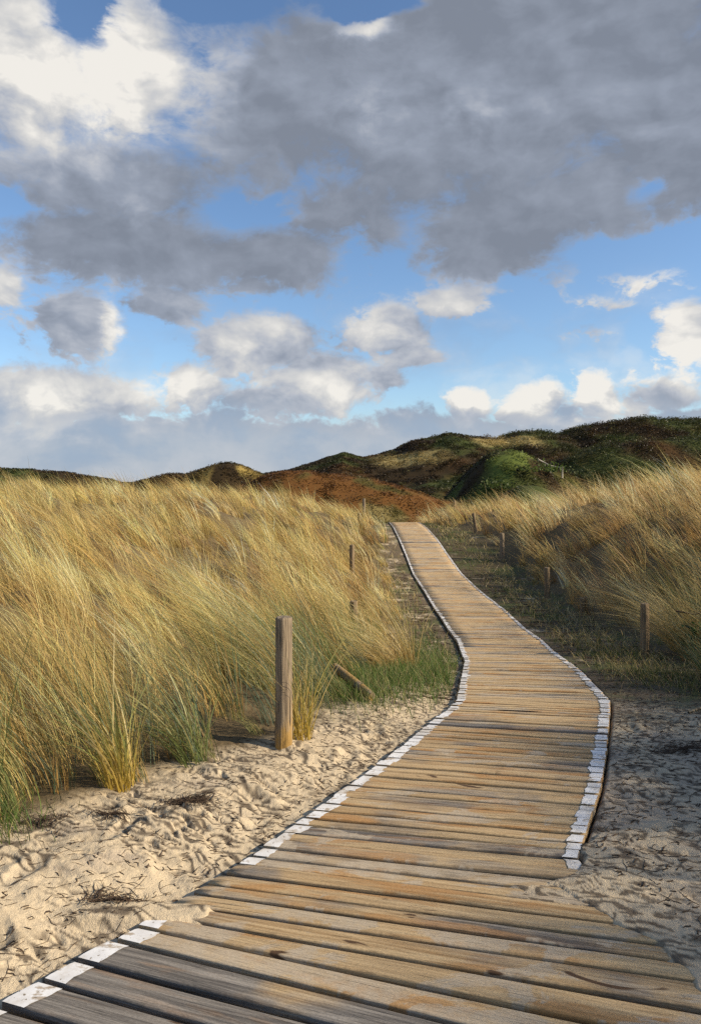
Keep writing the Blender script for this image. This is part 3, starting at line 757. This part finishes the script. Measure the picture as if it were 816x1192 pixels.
# ------------------------------------------------------------------ heath on the far dunes
def leaf_clump(r, n, rad, hgt, leaf):
    """a low bush made of many small leaf faces spread through its volume"""
    u = r.normal(size=(n, 3)); u /= np.linalg.norm(u, axis=1)[:, None]; u[:, 2] = np.abs(u[:, 2])
    p = u*(r.random((n, 1))**.45)*np.array([rad, rad, hgt])*(1+.25*r.normal(size=(n, 1)))
    a = r.normal(size=(n, 3)); a /= np.linalg.norm(a, axis=1)[:, None]
    b = np.cross(a, r.normal(size=(n, 3))); b /= np.linalg.norm(b, axis=1)[:, None]
    s = leaf*r.uniform(.5, 1.4, (n, 1))
    return np.stack([p-a*s, p+b*s*.6, p+a*s, p-b*s*.6], 1)
def heath():
    r = np.random.default_rng(77)
    n, k = 9500, 60
    az = np.arctan(r.uniform(-.56, .60, n)); Y = 35+(118-35)*r.random(n)**.8
    X = np.tan(az)*Y
    H = heath_col(X, Y, gz(X, Y)); lum = H.sum(1)
    tall = (X > 20) & (Y > 66); mid = (X > 7) & (Y > 53)
    rad = np.where(tall, r.uniform(.7, 1.5, n), np.where(Y > 60, r.uniform(.6, 1.3, n), r.uniform(.5, 1.0, n)))
    hg = np.where(tall, r.uniform(.35, .85, n), np.where(mid, r.uniform(.12, .45, n), np.where(Y > 60, r.uniform(.08, .25, n), r.uniform(.06, .16, n))))
    hg = np.where(lum > .5, .10, hg)
    N = n*k; rep = np.repeat(np.arange(n), k)
    u = r.normal(size=(N, 3)); u /= np.linalg.norm(u, axis=1)[:, None]; u[:, 2] = np.abs(u[:, 2])
    p = u*(r.random((N, 1))**.45)
    px = X[rep]+p[:, 0]*rad[rep]; py = Y[rep]+p[:, 1]*rad[rep]
    c = np.column_stack([px, py, gz(px, py)+p[:, 2]*hg[rep]])
    a = r.normal(size=(N, 3))*np.array([1, 1, .45]); a /= np.linalg.norm(a, axis=1)[:, None]
    b = np.cross(a, r.normal(size=(N, 3))*.45+np.array([0, 0, 1.])); b /= np.linalg.norm(b, axis=1)[:, None]
    s = ((.0008*Y[rep]+.025)*r.uniform(.5, 1.4, N))[:, None]
    V = np.stack([c-a*s, c+b*s*.6, c+a*s, c-b*s*.6], 1).reshape(-1, 3)
    C = H*(1+np.where(Y < 60, .30, .15)[:, None]*r.normal(size=(n, 1)))
    odd = (lum < .25) & (Y > 60) & (r.random(n) < .06); C[odd] = (.10, .09, .025)
    C = C[rep]*(1+.09*r.normal(size=(N, 1)))
    tag(link('heath_shrubs', np_mesh('heath_shrubs', V, np.arange(len(V)).reshape(-1, 4), np.repeat(np.clip(C, .004, .6), 4, 0)), M_LEAF), 'dark brown and green heath covering the far dunes', 'heath', kind='stuff')
heath()
def bush(x, y, rad, hg, col, label, seed, n=420, leaf=.10, dz=0):
    r = np.random.default_rng(seed)
    q = [leaf_clump(r, n//4, rad*.62, hg*r.uniform(.6, 1), leaf)+np.array([r.normal(0, rad*.45), r.normal(0, rad*.3), 0]) for _ in range(4)]
    V = np.concatenate(q).reshape(-1, 3); m = len(V)//4
    C = np.repeat(np.clip(np.array(col)*(1+.3*r.normal(size=(m, 1))), .004, .5), 4, 0)
    z = float(gz(x, y)[0])+dz
    tag(link('bush', np_mesh('bush', V, np.arange(len(V)).reshape(-1, 4), C), M_LEAF, loc=(x, y, z)), label, 'bush')
bush(13.5, 56, 2.0, .9, (.085, .12, .025), 'bright green bush on the near face of the far green hump', 1)
bush(18.5, 61, 1.8, 1.0, (.05, .06, .015), 'dark green bush just right of the small rail fence', 2)
bush(10.5, 55, 1.5, .8, (.07, .095, .022), 'small green bush low on the left flank of the far green hump', 3)
bush(3.86, 8.35, .18, .30, (.04, .085, .02), 'small leafy green shrub in the dry grass at the right edge of the picture', 4, 110, .035, .12)

# ------------------------------------------------------------------ sky and sun
EL, AZ = R(28), R(102)
def build_world():
    w = bpy.data.worlds.new('World'); scene.world = w; w.use_nodes = True
    t = NT(w.node_tree); t.n.clear()
    out = t.new('ShaderNodeOutputWorld'); bg1 = t.new('ShaderNodeBackground'); bg2 = t.new('ShaderNodeBackground'); mx = t.new('ShaderNodeMixShader')
    sky = t.new('ShaderNodeTexSky', sky_type='NISHITA'); sky.sun_disc = False; sky.sun_elevation = EL; sky.sun_rotation = AZ
    sky.air_density = 1.0; sky.dust_density = .3; sky.ozone_density = 4.0
    t.l.new(sky.outputs[0], bg1.inputs[0]); bg1.inputs[1].default_value = .115
    d = t.new('ShaderNodeTexCoord').outputs['Generated']
    s = t.new('ShaderNodeSeparateXYZ'); t.l.new(d, s.inputs[0]); x, y, z = s.outputs
    u = t.math('ARCTAN2', x, y)
    v = t.math('DIVIDE', z, t.math('SQRT', t.math('ADD', t.math('MULTIPLY', x, x), t.math('MULTIPLY', y, y))))
    v = t.math('MINIMUM', t.math('MAXIMUM', v, -.05), 3.)
    def comb(a, b, c=0.):
        n = t.new('ShaderNodeCombineXYZ'); t.put(n.inputs[0], a); t.put(n.inputs[1], b); t.put(n.inputs[2], c); return n.outputs[0]
    def vm(op, a, b=None, c=None, o=0):
        n = t.new('ShaderNodeVectorMath', operation=op); t.put(n.inputs[0], a); t.put(n.inputs[1], b)
        if c is not None: t.put(n.inputs[2], c)
        return n.outputs[o]
    P0 = comb(u, t.math('MULTIPLY', v, 1.35))
    warp = t.noise(P0, 6, 4, .55, 0, True)
    P = vm('MULTIPLY_ADD', warp, (.07, .07, 0), P0)
    nA = t.noise(P, 9, 6, .55)
    nB = t.noise(vm('ADD', P, (.016, .024, 0)), 9, 4, .55)
    nF = t.noise(P, 30, 6, .62)
    rel = t.math('SUBTRACT', nA, nB)                                  # which side of a billow faces the sun
    Q = comb(t.math('ADD', u, t.math('ADD', t.math('MULTIPLY', t.math('SUBTRACT', nF, .5), .05), t.math('MULTIPLY', t.math('SUBTRACT', nB, .5), .07))),
             t.math('ADD', v, t.math('ADD', t.math('MULTIPLY', t.math('SUBTRACT', nF, .5), .03), t.math('MULTIPLY', t.math('SUBTRACT', nA, .5), .075))))
    def blob(px, py, rx, ry):
        cu = math.atan((px-408)/875); cv = (560-py)/875*math.cos(cu); ru = rx/875*math.cos(cu)**2; rv = ry/875
        q = vm('MULTIPLY_ADD', Q, (1/ru, 1/rv, 0), (-cu/ru, -cv/rv, 0))
        return t.math('POWER', .3679, vm('DOT_PRODUCT', q, q, o=1))
    def tmax(L):
        acc = None
        for b in L:
            k = t.math('MULTIPLY', blob(*b[:4]), b[4]); acc = k if acc is None else t.math('SMOOTH_MAX', acc, k, .25)
        return acc
    def tsum(L):
        acc = None
        for b in L:
            k = blob(*b[:4]); acc = t.math('MULTIPLY', k, b[4]) if acc is None else t.math('MULTIPLY_ADD', k, b[4], acc)
        return acc
    deck = tmax([(560, 70, 330, 190, 1.5), (590, 262, 120, 84, 1.3), (700, 220, 90, 70, 1.1), (800, 150, 140, 130, 1.35), (330, 130, 150, 120, 1.2), (140, 285, 210, 55, 1.15), (320, 298, 115, 52, 1.1), (130, 215, 210, 72, 1.1), (400, 255, 90, 62, 1.15), (460, 215, 110, 60, 1.0)])
    white = tmax([(25, 75, 120, 130, 1.3), (150, 75, 85, 105, 1.2), (250, 80, 40, 60, .8)])
    frag = tmax([(85, 375, 66, 44, 1.), (195, 352, 58, 30, .9), (300, 402, 90, 44, 1.), (370, 444, 90, 38, 1.), (455, 388, 62, 46, 1.), (535, 345, 62, 24, .85), (500, 410, 36, 16, .7), (797, 390, 56, 42, 1.), (690, 350, 80, 12, .55), (750, 318, 80, 12, .58), (680, 385, 60, 12, .52), (5, 335, 34, 36, .8),
        (60, 464, 150, 42, 1.), (225, 455, 52, 34, 1.), (548, 474, 36, 32, .92), (625, 470, 42, 34, .98), (693, 466, 34, 42, 1.0), (770, 462, 56, 32, .85), (447, 442, 40, 26, .8), (310, 470, 120, 26, .85)])
    holes = tsum([(92, 12, 36, 34, .95), (262, 2, 60, 18, 1.1), (432, 4, 60, 16, 1.6), (285, 250, 44, 18, .8), (0, 240, 34, 16, .7), (405, 290, 22, 34, .45), (775, 282, 110, 20, .85), (755, 215, 26, 16, .6), (590, 390, 70, 40, .3)])
    low = t.sm(t.math('ADD', v, t.math('MULTIPLY', t.math('SUBTRACT', nA, .5), .16)), .118, .052)                                          # the bank along the horizon
    cover = t.math('SUBTRACT', t.math('SMOOTH_MAX', t.math('SMOOTH_MAX', deck, white, .2), frag, .2), holes)
    cover = t.math('MAXIMUM', cover, t.math('MULTIPLY', low, .9))
    away = t.math('MAXIMUM', t.sm(t.math('ABSOLUTE', u), .55, .9), t.sm(v, .62, .95))   # sky beyond the picture: broken cloud
    cover = t.math('ADD', cover, t.math('MULTIPLY', away, .28))
    nG = t.noise(P, 85, 4, .62)
    nz = t.math('ADD', t.math('MULTIPLY', t.math('SUBTRACT', nA, .5), .9), t.math('MULTIPLY_ADD', t.math('SUBTRACT', nF, .5), .75, t.math('MULTIPLY', t.math('SUBTRACT', nG, .5), .30)))
    dens = t.math('ADD', cover, nz)
    veil = t.math('MULTIPLY', t.math('MULTIPLY', t.sm(v, .30, .16), t.sm(nA, .40, .62)), .30)
    alpha = t.math('MAXIMUM', t.sm(dens, .32, t.sm(v, .20, .36, .62, .92)), veil)
    bright = tsum([(100, 120, 120, 50, .35), (470, 110, 130, 60, .12), (700, 130, 120, 60, .10), (20, 60, 110, 110, .75), (150, 55, 80, 90, .80), (255, 75, 30, 55, .35), (430, 30, 26, 14, .65), (550, 125, 34, 26, .26), (432, 120, 16, 26, .16), (128, 372, 12, 36, .6), (5, 332, 30, 30, .5), (155, 235, 24, 16, .2),
        (270, 405, 50, 30, .35), (320, 375, 40, 18, .25), (375, 450, 70, 24, .5), (450, 375, 44, 40, .5), (520, 342, 50, 20, .3), (795, 385, 60, 44, .85), (60, 452, 130, 24, .6), (225, 445, 42, 24, .65), (535, 452, 34, 24, .85), (575, 452, 30, 20, .7), (625, 444, 50, 20, .95), (690, 446, 44, 38, .9), (60, 500, 150, 14, .2), (770, 430, 50, 18, .3), (740, 318, 90, 20, .35), (690, 352, 80, 20, .3)])
    shape = t.math('ADD', t.math('MULTIPLY', bright, .9), t.math('MULTIPLY', t.sm(v, .30, .18), .5), clamp=True)
    bright = t.math('ADD', bright, t.math('MULTIPLY', rel, t.math('MULTIPLY_ADD', shape, 2.0, .42)))
    thin = t.math('SUBTRACT', 1., t.sm(dens, .40, .95)); bright = t.math('MULTIPLY_ADD', thin, .16, bright)
    bright = t.math('MULTIPLY_ADD', t.math('SUBTRACT', nA, .42), .45, bright)
    bright = t.math('MULTIPLY_ADD', t.math('MULTIPLY', t.math('SUBTRACT', nF, .5), shape), .5, bright)
    bright = t.math('MULTIPLY_ADD', away, .28, bright)
    puff = t.math('MULTIPLY', frag, t.sm(v, .32, .22)); bright = t.math('MULTIPLY_ADD', puff, .26, bright)
    bright = t.math('MULTIPLY_ADD', t.math('MULTIPLY', t.sm(nB, .46, .62), low), .30, bright)
    bc = t.math('MINIMUM', t.math('MAXIMUM', bright, 0.), 1.)
    ramp = t.new('ShaderNodeValToRGB'); t.l.new(bc, ramp.inputs[0]); cr = ramp.color_ramp
    K = .66
    stops = [(0., (.235, .265, .325)), (.22, (.33, .37, .45)), (.45, (.49, .52, .585)), (.72, (.70, .695, .685)), (1., (.95, .915, .85))]
    cr.elements[0].position = 0; cr.elements[1].position = 1
    for p_, c in stops[1:-1]: cr.elements.new(p_)
    for e, (p_, c) in zip(cr.elements, stops): e.position = p_; e.color = (c[0]*K, c[1]*K, c[2]*K, 1)
    hz = t.mix(t.math('MULTIPLY', t.math('MULTIPLY', low, t.math('SUBTRACT', 1., bc)), .8), ramp.outputs[0], t.mix(t.sm(nA, .35, .6), c4(.39*K, .50*K, .65*K), c4(.60*K, .66*K, .73*K)))
    t.l.new(hz, bg2.inputs[0]); bg2.inputs[1].default_value = 1.
    t.l.new(t.math('MULTIPLY', alpha, .97), mx.inputs[0]); t.l.new(bg1.outputs[0], mx.inputs[1]); t.l.new(bg2.outputs[0], mx.inputs[2]); t.l.new(mx.outputs[0], out.inputs[0])
    w.cycles.sampling_method = 'MANUAL'; w.cycles.sample_map_resolution = 256
build_world()
sun = bpy.data.lights.new('sun', 'SUN'); sun.energy = 4.9; sun.angle = R(.5); sun.color = (1., .87, .68)
so = bpy.data.objects.new('sun', sun); COL.objects.link(so)
from mathutils import Vector
so.rotation_euler = Vector((-math.sin(AZ)*math.cos(EL), -math.cos(AZ)*math.cos(EL), -math.sin(EL))).to_track_quat('-Z', 'Y').to_euler()
so.location = (20, -5, 15)

cam = bpy.data.cameras.new('camera'); co = bpy.data.objects.new('camera', cam); COL.objects.link(co)
co.location = (0, 0, 1.6); co.rotation_euler = (R(90), 0, 0)
cam.sensor_fit = 'HORIZONTAL'; cam.sensor_width = 36; cam.lens = 875/816*36; cam.shift_y = -36/816; cam.clip_end = 8000; cam.clip_start = .05
scene.camera = co
scene.view_settings.view_transform = 'Standard'; scene.view_settings.look = 'None'; scene.view_settings.gamma = 1; scene.view_settings.use_curve_mapping = False
scene.view_settings.exposure = .52
scene.cycles.max_bounces = 3; scene.cycles.diffuse_bounces = 2; scene.cycles.glossy_bounces = 1; scene.cycles.transmission_bounces = 2; scene.cycles.transparent_max_bounces = 4
scene.cycles.use_denoising = False
